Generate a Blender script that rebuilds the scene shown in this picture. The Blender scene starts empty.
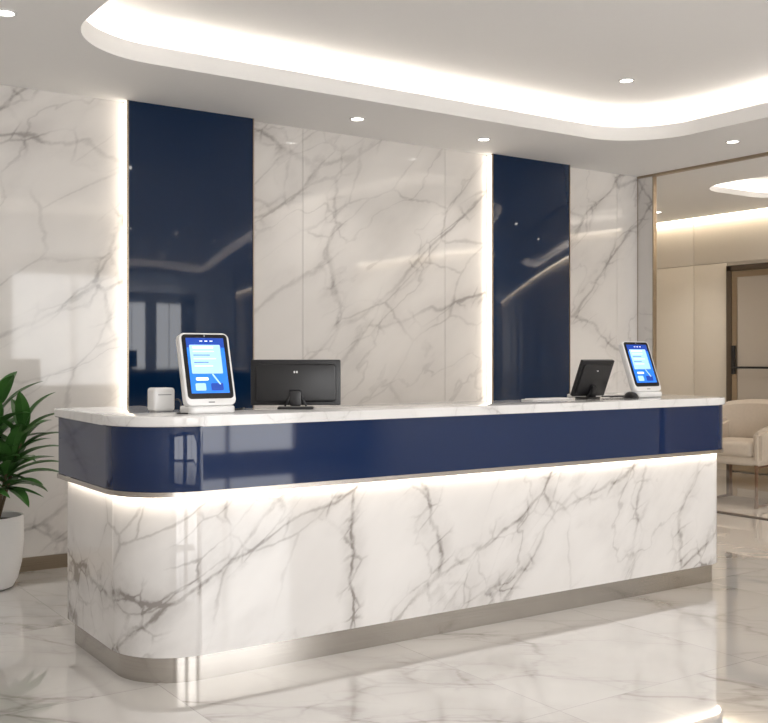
import bpy, bmesh, math, random
from mathutils import Matrix, Vector
random.seed(4)
scene = bpy.context.scene
coll = scene.collection
scene.view_settings.view_transform = 'Standard'
scene.view_settings.look = 'None'
H = 3.18      # ceiling
YW = 6.85     # back wall
# ------------------------------------------------------------------ materials
def new_mat(name):
    m = bpy.data.materials.new(name); m.use_nodes = True
    return m, m.node_tree, m.node_tree.nodes['Principled BSDF']
def plain(name, col, rough=0.5, metal=0.0, coat=0.0, emit=None, es=0.0, noise=0.0, trans=0.0):
    m, nt, b = new_mat(name)
    b.inputs['Base Color'].default_value = (*col, 1)
    b.inputs['Roughness'].default_value = rough
    b.inputs['Metallic'].default_value = metal
    b.inputs['Coat Weight'].default_value = coat
    b.inputs['Coat Roughness'].default_value = 0.03
    b.inputs['Transmission Weight'].default_value = trans
    if emit:
        b.inputs['Emission Color'].default_value = (*emit, 1)
        b.inputs['Emission Strength'].default_value = es
    if noise > 0:
        tc = nt.nodes.new('ShaderNodeTexCoord'); n = nt.nodes.new('ShaderNodeTexNoise')
        n.inputs['Scale'].default_value = 30
        mx = nt.nodes.new('ShaderNodeMix'); mx.data_type = 'RGBA'
        nt.links.new(tc.outputs['Object'], n.inputs['Vector'])
        nt.links.new(n.outputs['Fac'], mx.inputs['Factor'])
        mx.inputs['A'].default_value = (*[c*(1-noise) for c in col], 1)
        mx.inputs['B'].default_value = (*[min(1, c*(1+noise)) for c in col], 1)
        nt.links.new(mx.outputs['Result'], b.inputs['Base Color'])
    return m
def brushed(name, col, rough, horiz=True):
    m, nt, b = new_mat(name)
    b.inputs['Metallic'].default_value = 1
    tc = nt.nodes.new('ShaderNodeTexCoord'); mp = nt.nodes.new('ShaderNodeMapping')
    mp.inputs['Scale'].default_value = (2, 2, 300) if horiz else (300, 300, 2)
    n = nt.nodes.new('ShaderNodeTexNoise'); n.inputs['Scale'].default_value = 1.0
    mx = nt.nodes.new('ShaderNodeMix'); mx.data_type = 'RGBA'
    mx.inputs['A'].default_value = (*[c*0.85 for c in col], 1)
    mx.inputs['B'].default_value = (*[min(1, c*1.12) for c in col], 1)
    mr = nt.nodes.new('ShaderNodeMapRange')
    mr.inputs['To Min'].default_value = rough*0.8; mr.inputs['To Max'].default_value = rough*1.25
    L = nt.links.new
    L(tc.outputs['Object'], mp.inputs['Vector']); L(mp.outputs[0], n.inputs['Vector'])
    L(n.outputs['Fac'], mx.inputs['Factor']); L(mx.outputs['Result'], b.inputs['Base Color'])
    L(n.outputs['Fac'], mr.inputs['Value']); L(mr.outputs[0], b.inputs['Roughness'])
    return m
def marble(name, base, vein, scale=1.0, rot=(0, 0, 0), loc=(0, 0, 0), stretch=(1, 1, 1), amt=1.0, rough=0.07, tiles=None, fine=1.0, sharp=1.0):
    m, nt, b = new_mat(name); N = nt.nodes.new; L = nt.links.new
    def math_(op, a, c=None, clamp=False):
        n = N('ShaderNodeMath'); n.operation = op; n.use_clamp = clamp
        for i, v in enumerate((a, c)):
            if v is None: continue
            if isinstance(v, (int, float)): n.inputs[i].default_value = v
            else: L(v, n.inputs[i])
        return n.outputs[0]
    def rng(v, a, c, d, e):
        n = N('ShaderNodeMapRange'); n.interpolation_type = 'SMOOTHSTEP'
        L(v, n.inputs['Value'])
        for k, x in zip(('From Min', 'From Max', 'To Min', 'To Max'), (a, c, d, e)):
            n.inputs[k].default_value = x
        return n.outputs[0]
    tc = N('ShaderNodeTexCoord'); vec = tc.outputs['Object']; joint = None
    if tiles:
        sp = N('ShaderNodeSeparateXYZ'); L(vec, sp.inputs[0])
        tx, ty = tiles
        ux = math_('DIVIDE', math_('ADD', sp.outputs[0], 100.35), tx); uy = math_('DIVIDE', math_('ADD', sp.outputs[1], 100.25), ty)
        fx = math_('FRACT', ux); fy = math_('FRACT', uy)
        jx = math_('LESS_THAN', fx, 0.004/tx); jy = math_('LESS_THAN', fy, 0.004/ty)
        joint = math_('MAXIMUM', jx, jy)
        cb = N('ShaderNodeCombineXYZ')
        L(math_('MULTIPLY', math_('FLOOR', ux), 3.17), cb.inputs[0]); L(math_('MULTIPLY', math_('FLOOR', uy), 5.31), cb.inputs[1])
        L(math_('MULTIPLY', math_('FLOOR', uy), 2.31), cb.inputs[2])
        va = N('ShaderNodeVectorMath'); va.operation = 'ADD'; L(vec, va.inputs[0]); L(cb.outputs[0], va.inputs[1]); vec = va.outputs[0]
    mp0 = N('ShaderNodeMapping'); mp0.inputs['Rotation'].default_value = rot; mp0.inputs['Location'].default_value = loc
    L(vec, mp0.inputs[0])
    mp = N('ShaderNodeMapping'); mp.inputs['Scale'].default_value = stretch; L(mp0.outputs[0], mp.inputs[0])
    p = mp.outputs[0]
    def noise(vec, s, d=5, r=0.55):
        n = N('ShaderNodeTexNoise'); n.inputs['Scale'].default_value = s*scale; n.inputs['Detail'].default_value = d
        n.inputs['Roughness'].default_value = r; L(vec, n.inputs['Vector']); return n
    def warp(vec, s, k, d=5):
        n = noise(vec, s, d)
        a = N('ShaderNodeVectorMath'); a.operation = 'SUBTRACT'; L(n.outputs['Color'], a.inputs[0]); a.inputs[1].default_value = (.5, .5, .5)
        c = N('ShaderNodeVectorMath'); c.operation = 'SCALE'; L(a.outputs[0], c.inputs[0]); c.inputs['Scale'].default_value = k/scale
        e = N('ShaderNodeVectorMath'); e.operation = 'ADD'; L(vec, e.inputs[0]); L(c.outputs[0], e.inputs[1]); return e.outputs[0]
    w1 = warp(p, 1.5, 0.36, 9)
    def vor(vec, s):
        v = N('ShaderNodeTexVoronoi'); v.feature = 'DISTANCE_TO_EDGE'; v.inputs['Scale'].default_value = s*scale
        L(vec, v.inputs['Vector']); return v.outputs['Distance']
    d1 = vor(w1, 1.15); d2 = vor(warp(p, 2.5, 0.18, 8), 2.4); d3 = vor(warp(p, 5, 0.12, 6), 6.5)
    m1 = rng(noise(p, 0.9, 2).outputs['Fac'], 0.36, 0.52, 0.25, 1.0)
    m2 = rng(noise(warp(p, .7, .4), 1.0, 2).outputs['Fac'], 0.45, 0.60, 0.03, 1.0)
    v1 = math_('MULTIPLY', rng(d1, 0.0, 0.017*sharp, 1, 0), m1)
    h1 = math_('MULTIPLY', rng(d1, 0.0, 0.10, 1, 0), m1)
    v2 = math_('MULTIPLY', rng(d2, 0.0, 0.024, 1, 0), m2)
    h2 = math_('MULTIPLY', rng(d2, 0.0, 0.14, 1, 0), m2)
    v4 = math_('MULTIPLY', rng(d3, 0.0, 0.06, 1, 0), h1)
    rn = noise(w1, 0.8, 5, 0.5).outputs['Fac']
    r = math_('ABSOLUTE', math_('SUBTRACT', rn, 0.5))
    v3 = rng(r, 0.0, 0.005, 1, 0); h3 = rng(r, 0.0, 0.05, 1, 0)
    patch = rng(noise(p, 5, 6, .65).outputs['Fac'], 0.36, 0.60, 0.35, 1.0)
    s = math_('MULTIPLY', v1, 0.62*amt)
    for q, k in ((h1, .26), (v2, .34*fine), (h2, .10*fine), (v4, .50), (v3, .28), (h3, .12)):
        s = math_('ADD', s, math_('MULTIPLY', q, k*amt))
    s = math_('MULTIPLY', s, patch, True)
    cloud = rng(noise(p, 1.1, 4).outputs['Fac'], 0.35, 0.7, 0.0, 0.16)
    s = math_('ADD', s, cloud, True)
    mx = N('ShaderNodeMix'); mx.data_type = 'RGBA'; L(s, mx.inputs['Factor'])
    mx.inputs['A'].default_value = (*base, 1); mx.inputs['B'].default_value = (*vein, 1)
    out = mx.outputs['Result']
    if joint is not None:
        mj = N('ShaderNodeMix'); mj.data_type = 'RGBA'; L(joint, mj.inputs['Factor']); L(out, mj.inputs['A'])
        mj.inputs['B'].default_value = (*[c*0.68 for c in base], 1); out = mj.outputs['Result']
    L(out, b.inputs['Base Color'])
    b.inputs['Roughness'].default_value = rough
    return m

m_wallmar = marble('marble_wall', (0.79, 0.76, 0.73), (0.37, 0.345, 0.33), 0.66, rot=(0, math.radians(38), 0.3), loc=(0, 0, .6), stretch=(0.58, 1, 1.3), amt=0.95, rough=0.05)
m_deskmar = marble('marble_desk', (0.80, 0.78, 0.765), (0.29, 0.265, 0.25), 1.0, rot=(0.2, math.radians(40), 0.2), loc=(1.7, .4, .3), stretch=(0.66, 1, 1.3), amt=1.15, rough=0.05, fine=.9)
m_top = marble('marble_counter', (0.82, 0.81, 0.80), (0.45, 0.43, 0.42), 2.2, rot=(0, 0, .5), amt=0.45)
m_floor = marble('marble_floor', (0.69, 0.67, 0.65), (0.36, 0.33, 0.31), 0.8, rot=(0, 0, 0.7), stretch=(0.6, 1.2, 1), amt=0.8, rough=0.05, tiles=(1.2, 1.2), fine=.7)
fb = m_floor.node_tree.nodes['Principled BSDF']
fb.inputs['Coat Weight'].default_value = 1.0; fb.inputs['Coat Roughness'].default_value = 0.01; fb.inputs['Coat IOR'].default_value = 2.1
m_ceil = plain('ceiling_paint', (0.86, 0.85, 0.84), 0.8, noise=0.01)
m_plaster = plain('wall_plaster', (0.76, 0.74, 0.71), 0.7, noise=0.01)
m_beige = plain('beige_panel', (0.78, 0.71, 0.61), 0.35, noise=0.015)
m_blue = plain('navy_glass', (0.003, 0.019, 0.060), 0.05, noise=0.03)
m_blue2 = plain('navy_lacquer', (0.002, 0.017, 0.075), 0.04, noise=0.03)
m_steel = brushed('brushed_nickel', (0.43, 0.405, 0.375), 0.15)
m_trim = brushed('satin_nickel_trim', (0.50, 0.46, 0.42), 0.25)
m_bronze = brushed('bronze_trim', (0.40, 0.33, 0.25), 0.3)
m_dark = plain('dark_bronze', (0.13, 0.10, 0.075), 0.35, metal=0.6)
m_black = plain('black_plastic', (0.012, 0.012, 0.014), 0.32, noise=0.05)
m_blackg = plain('black_glass', (0.006, 0.006, 0.008), 0.06)
m_whitep = plain('white_plastic', (0.84, 0.835, 0.83), 0.25, coat=0.3)
m_grey = plain('grey_plastic', (0.3, 0.3, 0.31), 0.4)
m_led = plain('led_strip', (1, 1, 1), 0.5, emit=(1.0, 0.89, 0.75), es=4.2)
m_cove = plain('cove_led', (1, 1, 1), 0.5, emit=(1.0, 0.91, 0.80), es=9.5)
m_wash = plain('lounge_led', (1, 1, 1), 0.5, emit=(1.0, 0.87, 0.69), es=13)
m_under = plain('under_counter_led', (1, 1, 1), 0.5, emit=(1.0, 0.89, 0.75), es=12)
m_lamp = plain('downlight_lens', (1, 1, 1), 0.5, emit=(1.0, 0.95, 0.88), es=12)
m_ui_dk = plain('ui_navy', (0.01, 0.05, 0.3), 0.2, emit=(0.005, 0.04, 0.30), es=0.9)
m_ui_bl = plain('ui_blue', (0.02, 0.2, 0.7), 0.2, emit=(0.008, 0.11, 0.62), es=0.9)
m_ui_lt = plain('ui_light', (0.4, 0.6, 0.8), 0.2, emit=(0.26, 0.52, 0.85), es=0.85)
m_ui_wh = plain('ui_white', (0.8, 0.8, 0.8), 0.2, emit=(0.75, 0.88, 1.0), es=0.85)
m_ui_tx = plain('ui_text', (0.1, 0.2, 0.4), 0.2, emit=(0.04, 0.14, 0.40), es=0.7)
m_leaf = plain('leaf_green', (0.055, 0.16, 0.035), 0.33, noise=0.5)
m_leaf.node_tree.nodes['Noise Texture'].inputs['Scale'].default_value = 6
m_stem = plain('stem_brown', (0.13, 0.09, 0.05), 0.8, noise=0.3)
m_soil = plain('soil', (0.03, 0.02, 0.014), 0.95, noise=0.5)
m_pot = plain('white_ceramic', (0.82, 0.81, 0.80), 0.3, noise=0.01)
m_fabric = plain('cream_upholstery', (0.66, 0.575, 0.48), 0.85, noise=0.06)
m_wood = plain('walnut_leg', (0.20, 0.11, 0.06), 0.45, noise=0.3)
m_frost = plain('door_glass', (0.55, 0.49, 0.42), 0.15)

# ------------------------------------------------------------------ builders
def finish(name, bm, mat, parent=None, smooth=True, M=None):
    if M is not None: bmesh.ops.transform(bm, matrix=M, verts=bm.verts)
    bmesh.ops.recalc_face_normals(bm, faces=bm.faces)
    me = bpy.data.meshes.new(name); bm.to_mesh(me); bm.free()
    if smooth:
        for p in me.polygons: p.use_smooth = True
        me.set_sharp_from_angle(angle=math.radians(35))
    if mat: me.materials.append(mat)
    ob = bpy.data.objects.new(name, me); coll.objects.link(ob)
    if parent: attach(ob, parent)
    return ob
def attach(ob, parent):
    ob.parent = parent
    ob.matrix_parent_inverse = Matrix.Translation(-Vector(parent.location))
def group(name, loc=(0, 0, 0)):
    e = bpy.data.objects.new(name, None); e.location = loc; e.empty_display_size = 0.1; coll.objects.link(e); return e
def box(name, lo, hi, mat, parent=None, bevel=0.0, seg=2, M=None):
    bm = bmesh.new(); bmesh.ops.create_cube(bm, size=1)
    lo = Vector(lo); hi = Vector(hi); c = (lo+hi)/2; s = hi-lo
    for v in bm.verts: v.co = Vector((v.co.x*s.x, v.co.y*s.y, v.co.z*s.z))+c
    if bevel > 0: bmesh.ops.bevel(bm, geom=list(bm.edges), offset=bevel, segments=seg, affect='EDGES', profile=0.5)
    return finish(name, bm, mat, parent, M=M)
def prism(name, pts, z0, z1, mat, parent=None, bevel=0.0, seg=2, M=None):
    bm = bmesh.new()
    f = bm.faces.new([bm.verts.new((x, y, z0)) for x, y in pts])
    r = bmesh.ops.extrude_face_region(bm, geom=[f])
    vs = [g for g in r['geom'] if isinstance(g, bmesh.types.BMVert)]
    for v in vs: v.co.z = z1
    if bevel > 0:
        es = [e for e in bm.edges if abs(e.verts[0].co.z-e.verts[1].co.z) < 1e-6]
        bmesh.ops.bevel(bm, geom=es, offset=bevel, segments=seg, affect='EDGES', profile=0.5)
    return finish(name, bm, mat, parent, M=M)
def ribbon(name, a, b, mat, parent=None, closed=True):
    """a,b lists of 3d points"""
    bm = bmesh.new(); A = [bm.verts.new(p) for p in a]; B = [bm.verts.new(p) for p in b]; n = len(A)
    for i in range(n if closed else n-1):
        j = (i+1) % n; bm.faces.new((A[i], A[j], B[j], B[i]))
    return finish(name, bm, mat, parent)
def rrect(x0, x1, y0, y1, r, seg=16):
    """r=(front-left,front-right,back-right,back-left), CCW"""
    if not isinstance(r, tuple): r = (r,)*4
    cs = [(x0, y0, 180, r[0], 1, 1), (x1, y0, 270, r[1], -1, 1), (x1, y1, 0, r[2], -1, -1), (x0, y1, 90, r[3], 1, -1)]
    out = []
    for cx, cy, a0, rr, sx, sy in cs:
        for i in range(seg+1):
            a = math.radians(a0+90*i/seg)
            out.append((cx+sx*rr+rr*math.cos(a), cy+sy*rr+rr*math.sin(a)))
    return out
def lathe(name, prof, c, mat, parent=None, n=48, M=None):
    bm = bmesh.new(); rings = []
    for r, z in prof:
        if r < 1e-5: rings.append([bm.verts.new((c[0], c[1], c[2]+z))]); continue
        rings.append([bm.verts.new((c[0]+r*math.cos(2*math.pi*i/n), c[1]+r*math.sin(2*math.pi*i/n), c[2]+z)) for i in range(n)])
    for A, B in zip(rings, rings[1:]):
        for i in range(n):
            j = (i+1) % n
            if len(A) == 1: bm.faces.new((A[0], B[j], B[i]))
            elif len(B) == 1: bm.faces.new((A[i], A[j], B[0]))
            else: bm.faces.new((A[i], A[j], B[j], B[i]))
    return finish(name, bm, mat, parent, M=M)
def tube(name, pts, r, mat, parent=None):
    cu = bpy.data.curves.new(name, 'CURVE'); cu.dimensions = '3D'; cu.bevel_depth = r; cu.bevel_resolution = 4; cu.resolution_u = 10
    cu.use_fill_caps = True
    sp = cu.splines.new('BEZIER'); sp.bezier_points.add(len(pts)-1)
    for b, p in zip(sp.bezier_points, pts):
        b.co = p; b.handle_left_type = b.handle_right_type = 'AUTO'
    cu.materials.append(mat); ob = bpy.data.objects.new(name, cu); coll.objects.link(ob)
    if parent: attach(ob, parent)
    return ob

# ------------------------------------------------------------------ room shell
X0, X1, Y0, Y1 = -2.6, 10.65, -4.0, 9.6
XP = 7.67
box('floor', (X0-.1, Y0-.1, -0.1), (X1+.1, Y1+.1, 0), m_floor)
# back wall with marble slabs
wb = group('wall_back', (2.5, YW+.1, 1.6))
box('core', (X0, YW+.03, 0), (XP, YW+.2, H+.6), m_plaster, wb)
def slab(i, xa, xb):
    box('marble_panel_%d' % i, (xa+.0012, YW, 0.0), (xb-.0012, YW+.03, H), m_wallmar, wb, bevel=0.0015, seg=1)
BP = [(2.465, 3.437), (5.742, 6.678)]
for i, (a, b) in enumerate([(X0, -.45), (-.45, .98), (.98, 2.465), (3.43, 3.897), (3.897, 5.283), (5.283, 5.742), (6.67, 7.379), (7.379, 7.67)]):
    slab(i, a, b)
for k, (a, b) in enumerate(BP):
    p = group('navy_wall_panel', ((a+b)/2, YW-.04, H/2))
    box('glass_face', (a+.012, YW-.075, 0.0), (b-.009, YW+.03, H), m_blue, p, bevel=.002)
    box('bronze_edge_right', (b-.008, YW-.079, 0.0), (b, YW+.03, H), m_bronze, p)
    box('bronze_edge_left', (a, YW-.079, 0.0), (a+.011, YW-.068, H), m_bronze, p)
    box('led_strip', (a+.002, YW-.066, 0.02), (a+.010, YW-.004, H-.01), m_led, p)
for k, (a, b) in enumerate([(X0, 2.46), (3.44, 5.74), (6.68, XP-.02)]):
    box('baseboard_back' if k == 0 else 'baseboard_back.%03d' % k, (a, YW-.015, 0), (b, YW, 0.09), m_bronze)
# other walls
box('wall_left', (X0-.1, Y0, 0), (X0, YW+.2, H+.6), m_plaster)
wr = group('wall_right', (XP+.05, 3, 1.6))
box('marble_return', (XP, 6.66, 0), (XP+.035, YW+.03, H), m_wallmar, wr)
box('partition_side', (XP, Y0, 0), (XP+.12, 1.6, H+.6), m_plaster, wr)
box('room_divider', (XP, YW+.2, 0), (XP+.12, Y1, H), m_beige, wr)
box('divider_link', (XP, YW+.03, 0), (XP+.12, YW+.2, H), m_beige, wr)
fr = group('trim_partition_frame', (XP, 4, 1.6))
box('header', (XP-.008, 1.6, H-.022), (XP+.05, YW, H), m_bronze, fr)
box('jamb_far', (XP-.006, 6.648, 0), (XP+.041, 6.66, H-.022), m_bronze, fr)
box('jamb_near', (XP-.006, 1.6, 0), (XP+.041, 1.625, H-.022), m_bronze, fr)
box('corner_bead', (XP-.005, YW-.005, 0), (XP, YW, H-.022), m_bronze, fr)
box('floor_track', (XP-.01, 1.6, 0), (XP+.06, 6.648, 0.005), m_dark, fr)
# lounge far walls
wl = group('wall_lounge', (X1, 5, 1.6))
box('core', (X1, Y0, 0), (X1+.1, Y1, H+.6), m_beige, wl)
ys = [Y0, -2.6, -1.2, .2, 1.6, 3.0, 4.4, 5.8]
for i, (a, b) in enumerate(zip(ys, ys[1:]+[6.90])):
    box('panel_%d' % i, (X1-.025, a+.003, 0.09), (X1, b-.003, 2.58), m_beige, wl, bevel=.002)
for i, (a, b) in enumerate([(8.05, 8.55), (8.55, 9.6)]):
    box('panel_far_%d' % i, (X1-.025, a+.003, 0.09), (X1, b-.003, 2.58), m_beige, wl, bevel=.002)
for i, (a, b) in enumerate(zip(ys+[7.2, 8.55], ys[1:]+[7.2, 8.55, 9.6])):
    box('panel_top_%d' % i, (X1-.025, a+.003, 2.586), (X1, b-.003, H), m_beige, wl, bevel=.002)
box('wall_lounge_end', (XP+.12, Y1, 0), (X1+.1, Y1+.1, H+.6), m_beige)
# door in lounge wall
dr = group('door_1', (X1-.05, 7.45, 1.25))
ya, yb, zt = 6.91, 8.03, 2.53
box('frame_left', (X1-.06, yb-.07, 0), (X1, yb, zt), m_dark, dr, bevel=.004)
box('frame_right', (X1-.06, ya, 0), (X1, ya+.07, zt), m_dark, dr, bevel=.004)
box('frame_top', (X1-.06, ya, zt-.06), (X1, yb, zt+.01), m_dark, dr, bevel=.004)
box('stile_left', (X1-.05, yb-.15, 0.01), (X1-.02, yb-.075, zt-.065), m_bronze, dr)
box('stile_right', (X1-.05, ya+.075, 0.01), (X1-.02, ya+.15, zt-.065), m_bronze, dr)
box('rail_top', (X1-.05, ya+.15, zt-.14), (X1-.02, yb-.15, zt-.065), m_bronze, dr)
box('rail_bottom', (X1-.05, ya+.15, 0.01), (X1-.02, yb-.15, 0.2), m_bronze, dr)
box('glass', (X1-.04, ya+.15, .2), (X1-.03, yb-.15, zt-.14), m_frost, dr)
box('push_bar', (X1-.10, ya+.1, 1.27), (X1-.085, yb-.1, 1.295), m_black, dr, bevel=.004)
box('bar_post_1', (X1-.10, yb-.13, 1.20), (X1-.05, yb-.10, 1.55), m_black, dr, bevel=.004)
box('bar_post_2', (X1-.10, ya+.1, 1.24), (X1-.05, ya+.13, 1.32), m_black, dr, bevel=.004)

# front wall with tall storefront windows (behind viewer)
wf = group('wall_front', (3, Y0, 1.6))
wins = [(-1.6, .6), (1.4, 3.6), (4.4, 6.6), (8.2, 10.0)]
xs = X0
WB, WT = .12, 2.9
for i, (a, b) in enumerate(wins):
    box('pier_%d' % i, (xs, Y0-.15, 0), (a, Y0, H+.6), m_plaster, wf)
    box('sill_%d' % i, (a, Y0-.15, 0), (b, Y0, WB), m_plaster, wf)
    box('head_%d' % i, (a, Y0-.15, WT), (b, Y0, H+.6), m_plaster, wf); xs = b
    w = group('window_%d' % (i+1), ((a+b)/2, Y0-.07, 1.5))
    for n, lo, hi in [('l', (a, WB), (a+.05, WT)), ('r', (b-.05, WB), (b, WT)), ('m', ((a+b)/2-.02, WB), ((a+b)/2+.02, WT)),
                      ('b', (a, WB), (b, WB+.05)), ('t', (a, WT-.05), (b, WT))]:
        box('bar_'+n, (lo[0], Y0-.10, lo[1]), (hi[0], Y0-.05, hi[1]), m_bronze, w)
    ld = bpy.data.lights.new('daylight', 'AREA'); ld.shape = 'RECTANGLE'; ld.size = b-a; ld.size_y = WT-WB
    ld.energy = 98; ld.color = (1.0, 0.985, 0.965)
    lo_ = bpy.data.objects.new('daylight', ld); lo_.location = ((a+b)/2, Y0-.25, (WB+WT)/2); lo_.rotation_euler = (math.radians(90), 0, 0)
    coll.objects.link(lo_)
box('pier_end', (xs, Y0-.15, 0), (X1, Y0, H+.6), m_plaster, wf)

# ceiling with coves
hole1 = (1.70, 6.55, 0.2, 5.86, 0.58)
hole2 = (8.66, 10.1, 3.0, 7.0, 0.45)
cl = group('ceiling', (4, 3, H))
def offset_rr(h, o, seg=20): return rrect(h[0]-o, h[1]+o, h[2]-o, h[3]+o, h[4]+o, seg)
bm = bmesh.new(); es = []
def loop(pts, z):
    vs = [bm.verts.new((x, y, z)) for x, y in pts]
    return [bm.edges.new((vs[i], vs[(i+1) % len(vs)])) for i in range(len(vs))]
es += loop([(X0-.1, Y0-.15), (X1+.1, Y0-.15), (X1+.1, Y1+.1), (X0-.1, Y1+.1)], H)
for h in (hole1, hole2): es += loop(offset_rr(h, 0), H)
bmesh.ops.triangle_fill(bm, use_beauty=True, use_dissolve=False, edges=es)
finish('soffit', bm, m_ceil, cl, smooth=False)
for k, h in enumerate((hole1, hole2)):
    lip, gap, up, wch = (0.11, 0.17, 0.27, 0.2) if k == 0 else (0.06, .1, .18, .12)
    A = offset_rr(h, 0); B = offset_rr(h, wch)
    ribbon('cove_fascia_%d' % k, [(x, y, H) for x, y in A], [(x, y, H+lip) for x, y in A], m_ceil, cl)
    ribbon('cove_ledge_%d' % k, [(x, y, H+lip) for x, y in A], [(x, y, H+lip) for x, y in B], m_ceil, cl)
    ribbon('cove_side_%d' % k, [(x, y, H+lip) for x, y in B], [(x, y, H+up) for x, y in B], m_ceil, cl)
    bm = bmesh.new(); bm.faces.new([bm.verts.new((x, y, H+up)) for x, y in B]); finish('cove_top_%d' % k, bm, m_ceil, cl, smooth=False)
    C = offset_rr(h, wch*.42); D = offset_rr(h, wch*.42+.05)
    ribbon('cove_light_strip_%d' % k, [(x, y, H+lip+.008) for x, y in C], [(x, y, H+lip+.008) for x, y in D], m_cove, cl)
box('lounge_wall_washer', (X1-.10, Y0+.1, H-.012), (X1-.06, Y1-.1, H-.002), m_wash, cl)

# downlights; those out of view are added to light the room
def downlight(x, y, z, e=24):
    g = group('recessed_downlight', (x, y, z))
    lathe('trim_ring', [(.058, 0.0), (.058, -.006), (.046, -.008), (.042, -.001), (.042, 0.0)], (x, y, z), m_whitep, g, 32)
    lathe('lens', [(0, -.003), (.041, -.003)], (x, y, z), m_lamp, g, 32)
    ld = bpy.data.lights.new('spot', 'SPOT'); ld.energy = e; ld.spot_size = math.radians(105); ld.spot_blend = .9
    ld.shadow_soft_size = .05; ld.color = (1, .95, .89)
    o = bpy.data.objects.new('spot', ld); o.location = (x, y, z-.03); coll.objects.link(o); attach(o, g)
U = H+.27
for x, y in [(4.07, 6.34), (5.30, 6.36), (1.32, 5.40), (7.05, 5.28), (7.05, 3.4), (1.0, 3.4), (1.0, 1.2), (7.05, 1.2), (-1.2, 5.4), (-1.2, 2.5), (-1, -1.5), (2, -1.5), (5, -1.5), (9.72, 8.37), (8.25, 5.0), (8.3, 8.37)]:  # back-wall and edge ones visible; those outside the view are added lighting
    downlight(x, y, H, 45 if x > 8 else 25)
for x, y in [(2.49, 5.2), (5.68, 5.18), (2.49, 2.8), (4.08, 2.8), (5.68, 2.8), (4.08, .8)]:  # row near the back edge is visible; nearer, unseen ones are extra lighting
    downlight(x, y, U, 40)

# ------------------------------------------------------------------ reception desk
dk = group('reception_desk', (3.4, 4.5, 0))
def ushape(xl, xr, yf, yb, t, ts, rl, rr_):
    """outer front rounded, U open at the back. t front depth, ts side width"""
    out = []
    for cx, cy, a0, r, sx in [(xl, yf, 180, rl, 1), (xr, yf, 270, rr_, -1)]:
        for i in range(25):
            a = math.radians(a0+90*i/24); out.append((cx+sx*r+r*math.cos(a), yf+r+r*math.sin(a)))
    out += [(xr, yb), (xr-ts, yb), (xr-ts, yf+t), (xl+ts, yf+t), (xl+ts, yb), (xl, yb)]
    return out
RL, RR = .30, .14
def ud(o, t=.5, ts=.45): # o = inward offset from the counter outer edge
    return ushape(1.475+o, 5.425-o, 4.035+o, 5.075-o, t-2*o, ts-2*o, RL+.03-o*.6, RR+.03-o)
prism('kick_base', ud(.078), 0.0, .120, m_steel, dk)
prism('marble_body', ud(.050), .116, .85, m_deskmar, dk, bevel=.003)
prism('navy_band', ud(.016), .832, 1.112, m_blue2, dk, bevel=.003)
prism('band_trim', ud(.010), .812, .834, m_trim, dk)
prism('countertop', ud(0), 1.112, 1.157, m_top, dk, bevel=.008, seg=3)
def front_path(o):
    p = ud(o); return p[:50]
a = [(1.475+.025, 5.02)]+front_path(.025)+[(5.425-.025, 5.02)]
b = [(1.475+.045, 5.02)]+front_path(.045)+[(5.425-.045, 5.02)]
ribbon('under_band_led', [(x, y, .8095) for x, y in a], [(x, y, .8095) for x, y in b], m_under, dk, closed=False)
box('staff_worktop', (1.93, 4.54, .71), (4.97, 5.0, .74), m_top, dk, bevel=.003)
ZT = 1.157

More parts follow.
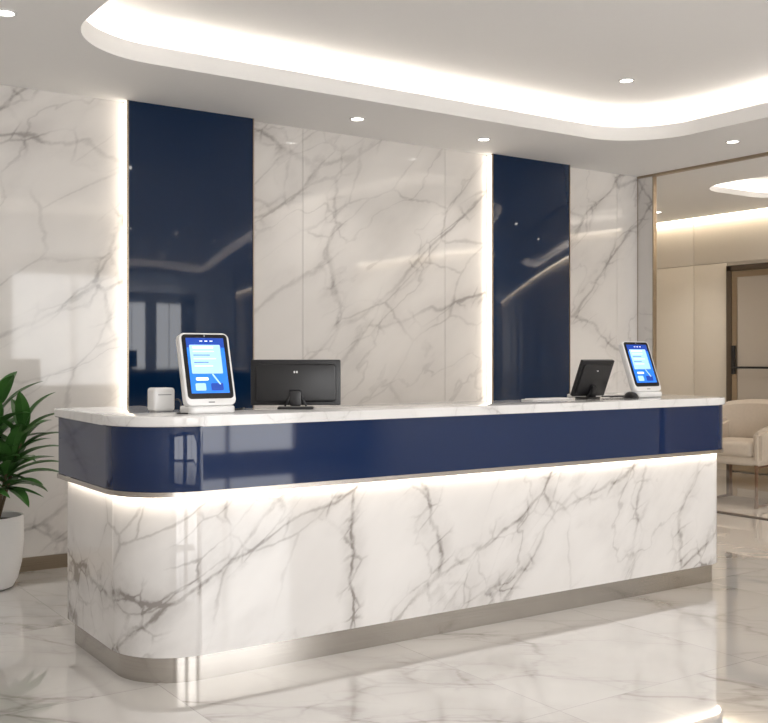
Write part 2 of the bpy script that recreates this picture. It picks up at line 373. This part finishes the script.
# ------------------------------------------------------------------ tablets
def R(loc, rz=0, rx=0): return Matrix.Translation(loc) @ Matrix.Rotation(math.radians(rz), 4, 'Z') @ Matrix.Rotation(math.radians(rx), 4, 'X')
def upright(name, w, h, r, y0, y1, mat, par, M, zc, xc=0, bevel=0):
    """rounded rect in XZ plane"""
    pts = rrect(-w/2, w/2, -h/2, h/2, r, 8)
    Mx = M @ Matrix(((1, 0, 0, xc), (0, 0, 1, 0), (0, 1, 0, zc), (0, 0, 0, 1)))
    return prism(name, pts, y0, y1, mat, par, bevel=bevel, M=Mx)
def kiosk(x, y, rz=0, lean=-15):
    g = group('checkin_tablet_stand', (x, y, ZT))
    B = R((x, y, ZT), rz)
    prism('base', rrect(-.112, .112, -.06, .08, .03, 8), 0, .034, m_whitep, g, bevel=.009, seg=4, M=B)
    T = R(Vector((x, y, ZT))+Matrix.Rotation(math.radians(rz), 3, 'Z') @ Vector((0, -.03, .018)), rz, lean)
    upright('neck', .12, .12, .02, .018, .06, m_whitep, g, T, .07, bevel=.004)
    upright('housing', .245, .340, .030, -.016, .026, m_whitep, g, T, .185, bevel=.007)
    upright('bezel', .222, .300, .018, -.0175, -.013, m_blackg, g, T, .196)
    def ui(n, w, h, xc, zc, m, d=.0180, r=.001): upright(n, w, h, r, -d-.0004, -d+.0002, m, g, T, zc-.003, xc)
    ui('screen', .184, .258, 0, .203, m_ui_dk)
    ui('screen_body', .184, .212, 0, .180, m_ui_bl, .0184)
    ui('card', .150, .135, -.004, .232, m_ui_lt, .0188, .005)
    ui('card_head', .10, .010, -.014, .287, m_ui_wh, .0192, .003)
    for i in range(5):
        tw = (.10, .08, .108, .07, .09)[i]
        ui('text_%d' % i, tw, .004, -.064+tw/2, .268-i*.017, m_ui_tx if i % 2 else m_ui_wh, .0192)
    ui('button', .060, .014, -.034, .140, m_ui_wh, .0192, .005)
    ui('tile_1', .05, .034, -.045, .103, m_ui_lt, .0192, .006)
    ui('tile_2', .06, .034, .035, .103, m_ui_dk, .0192, .006)
    for i in range(3): ui('status_%d' % i, .014, .004, -.02+i*.025, .317, m_ui_wh, .0192)
    dg = T @ Matrix.Translation((0.035, 0, .135)) @ Matrix.Rotation(math.radians(-35), 4, 'Y')
    upright('graphic', .007, .06, .003, -.0198, -.0190, m_ui_lt, g, dg, 0)
    upright('chin_logo', .03, .006, .002, -.0168, -.0158, m_grey, g, T, .030)
    lathe('camera_dot', [(0, 0), (.004, 0)], (0, 0, 0), m_grey, g, 16, M=T @ Matrix.Translation((0, -.0180, .339)) @ Matrix.Rotation(math.radians(90), 4, 'X'))
    return g
k1 = kiosk(1.915, 4.225, 0, -16)
tube('cable', [(1.93, 4.31, ZT+.012), (2.02, 4.37, ZT+.006), (2.13, 4.36, ZT+.006), (2.20, 4.44, ZT+.006)], .004, m_black, k1)
k2 = kiosk(4.99, 4.40, 0, -21)
tube('cable', [(4.99, 4.485, ZT+.012), (4.95, 4.51, ZT+.006), (4.84, 4.48, ZT+.006), (4.7, 4.49, ZT+.006)], .004, m_black, k2)

# white card reader box
cr = group('card_reader', (1.785, 4.44, ZT))
CB = R((1.785, 4.46, ZT), 0)
box('body', (-.052, -.045, .004), (.052, .045, .112), m_whitep, cr, bevel=.014, seg=4, M=CB)
box('foot', (-.042, -.036, 0), (.042, .036, .006), m_grey, cr, M=CB)
box('slot', (-.032, -.0462, .078), (.032, -.044, .082), m_grey, cr, M=CB)
tube('cord', [(1.835, 4.46, ZT+.05), (1.850, 4.40, ZT+.055), (1.83, 4.34, ZT+.012), (1.79, 4.27, ZT+.005), (1.765, 4.20, ZT+.005), (1.79, 4.165, ZT+.005)], .0035, m_black, cr)

# monitors (seen from behind)
def monitor(x, y, w, h, rz, lean, foot=True):
    g = group('desktop_monitor', (x, y, ZT))
    B = R((x, y, ZT), rz); T = R(Vector((x, y, ZT+.012)), rz, lean)
    upright('panel', w, h, .006, -.008, .014, m_black, g, T, h/2+.006, bevel=.003)
    upright('rear_housing', w*.90, h*.84, .02, -.020, -.006, m_black, g, T, h/2+.004, bevel=.008)
    upright('display', w*.95, h*.92, .002, .0135, .0148, m_blackg, g, T, h/2+.008)
    upright('stand_arm', w*.13, h*.34, .01, -.042, -.018, m_black, g, T, h*.17+.004, bevel=.004)
    prism('stand_foot', rrect(-w*.20, w*.20, -.07, .06, .02, 8), 0, .010, m_black, g, bevel=.003, M=B)
    for s in (-1, 1):
        L_ = T @ Matrix.Translation((s*w*.09, -.03, h*.12)) @ Matrix.Rotation(math.radians(s*-28), 4, 'Y')
        box('stand_brace', (-.005, -.006, -h*.12), (.005, .006, h*.12), m_black, g, bevel=.002, M=L_)
    for s in (-1, 1):
        upright('logo', w*.018, w*.026, w*.007, -.0222, -.0198, m_whitep, g, T, h*.76, s*w*.014)
    return g
monitor(2.435, 4.35, .438, .222, -32, 2)
mB = monitor(4.51, 4.43, .27, .235, 0, 23)
ms = group('computer_mouse', (4.79, 4.34, ZT))
bm = bmesh.new(); bmesh.ops.create_uvsphere(bm, u_segments=24, v_segments=12, radius=1)
for v in bm.verts:
    v.co = Vector((v.co.x*.032, v.co.y*.055, max(v.co.z, -.0)*.04))
finish('shell', bm, m_black, ms, M=R((4.79, 4.33, ZT)))
tube('cord', [(4.79, 4.38, ZT+.008), (4.75, 4.42, ZT+.005), (4.71, 4.43, ZT+.005), (4.68, 4.38, ZT+.005)], .0025, m_black, ms)
kb = group('document_tray', (4.22, 4.44, ZT))
box('tray', (4.02, 4.38, ZT), (4.34, 4.48, ZT+.006), m_whitep, kb, bevel=.002)
box('papers', (4.04, 4.39, ZT+.006), (4.32, 4.47, ZT+.010), m_pot, kb)

# ------------------------------------------------------------------ plant
px, py = 1.485, 6.47
pl = group('potted_plant', (px, py, 0))
lathe('pot', [(0, 0), (.11, 0), (.140, .012), (.168, .06), (.192, .16), (.203, .28), (.203, .42), (.197, .445), (.188, .44), (.185, .40), (0, .40)], (px, py, 0), m_pot, pl, 56)
lathe('soil', [(0, .405), (.184, .403)], (px, py, 0), m_soil, pl)
bm = bmesh.new()
def leaf(base, az, el, L_, W_, droop):
    n = 10; rows = []
    pos = Vector(base); e = el
    side = Vector((-math.sin(az), math.cos(az), 0))
    for i in range(n+1):
        t = i/n
        d = Vector((math.cos(az)*math.cos(e), math.sin(az)*math.cos(e), math.sin(e)))
        up = side.cross(d)*-1
        w = W_*(math.sin(math.pi*min(1, t**0.8*.96+.04)))**.8*.5 if i < n else 0.0005
        q = []
        for k in (-1, -.5, 0, .5, 1):
            v = pos+side*w*k+up*w*.32*abs(k)
            v.y = min(v.y, YW-.02)
            q.append(bm.verts.new(v))
        rows.append(q)
        pos = pos+d*(L_/n); e -= droop/n
    for A, B in zip(rows, rows[1:]):
        for j in range(4): bm.faces.new((A[j], A[j+1], B[j+1], B[j]))
stems = [((px, py), (px+.05, py-.06), 1.14), ((px+.04, py-.03), (px+.18, py-.13), .98), ((px-.05, py+.0), (px-.14, py-.04), 1.04), ((px+.02, py-.05), (px+.09, py-.17), .82)]
for (sx, sy), (tx, ty), tz in stems:
    nleaf = 20
    for i in range(nleaf):
        t = i/(nleaf-1); z = .60+(tz-.60)*t
        bx = sx+(tx-sx)*(z-.4)/(tz-.4); by = sy+(ty-sy)*(z-.4)/(tz-.4)
        az = i*2.399+random.uniform(-.25, .25)+tz*5
        el = math.radians(14+56*t+random.uniform(-8, 8))
        L_ = random.uniform(.30, .40)*(1-.15*t)
        if math.sin(az) > 0: L_ = min(L_, (YW-.05-by)/max(.2, math.sin(az)*.95))
        leaf((bx, by, z), az, el, L_, random.uniform(.075, .10), math.radians(random.uniform(30, 65)))
finish('leaves', bm, m_leaf, pl)
for i, ((sx, sy), (tx, ty), tz) in enumerate(stems):
    tube('stem_%d' % i, [(sx, sy, .39), ((sx+tx)/2, (sy+ty)/2, (.4+tz)/2), (tx, ty, tz)], .010, m_stem, pl)

# ------------------------------------------------------------------ armchair in the lounge
ac = group('lounge_armchair', (9.83, 7.22, 0))
A = R((9.83, 7.22, 0), 10) @ Matrix.Scale(1.12, 4)   # faces -X
box('seat_cushion', (-.38, -.27, .28), (.22, .27, .43), m_fabric, ac, bevel=.05, seg=5, M=A)
box('seat_frame', (-.36, -.34, .20), (.34, .34, .29), m_fabric, ac, bevel=.03, seg=4, M=A)
for s in (-1, 1):
    bm = bmesh.new()
    pts = [(-.38, .22), (.34, .22), (.34, .66), (.10, .60), (-.30, .56), (-.38, .52)]
    y0 = s*.27; y1 = s*.36
    f = bm.faces.new([bm.verts.new((x, y0, z)) for x, z in pts]); r = bmesh.ops.extrude_face_region(bm, geom=[f])
    for v in [q for q in r['geom'] if isinstance(q, bmesh.types.BMVert)]: v.co.y = y1
    bmesh.ops.bevel(bm, geom=list(bm.edges), offset=.035, segments=4, affect='EDGES')
    finish('arm_%s' % ('left' if s < 0 else 'right'), bm, m_fabric, ac, M=A)
bm = bmesh.new(); rows = []
for j in range(13):
    y = -.37+.74*j/12; c = 1-(y/.37)**2
    rows.append((y, .20+.10*c, .76+.06*math.sqrt(max(0, c))))
loops = []
for y, xb, zt_ in rows:
    loops.append([bm.verts.new(p) for p in ((xb-.06, y, .26), (xb+.06, y, .26), (xb+.15, y, zt_-.03), (xb+.12, y, zt_), (xb+.05, y, zt_), (xb+.01, y, zt_-.04))])
for P, Q in zip(loops, loops[1:]):
    for k in range(6): bm.faces.new((P[k], P[(k+1) % 6], Q[(k+1) % 6], Q[k]))
bm.faces.new(loops[0]); bm.faces.new(loops[-1])
finish('backrest', bm, m_fabric, ac, M=A)
for i, (lx, ly) in enumerate([(-.34, -.30), (-.34, .30), (.32, -.30), (.32, .30)]):
    lathe('leg_%d' % (i+1), [(0, 0), (.014, 0), (.020, .21), (0, .21)], (lx, ly, 0), m_wood, ac, 16, M=A)
for s in (-1, 1): box('leg_rail', (-.35, s*.30-.012, .18), (.33, s*.30+.012, .206), m_wood, ac, M=A)

# ------------------------------------------------------------------ world + camera
w = bpy.data.worlds.new('World'); scene.world = w; w.use_nodes = True
w.node_tree.nodes['Background'].inputs[0].default_value = (.9, .94, 1, 1)
w.node_tree.nodes['Background'].inputs[1].default_value = 1.0
cam = bpy.data.cameras.new('Camera'); co = bpy.data.objects.new('Camera', cam); coll.objects.link(co)
cam.sensor_width = 36; cam.lens = 1015/768*36; cam.shift_y = -4.5/768
co.location = (0, 0, 1.41); co.rotation_euler = (math.radians(90), 0, -math.radians(34.2))
scene.camera = co
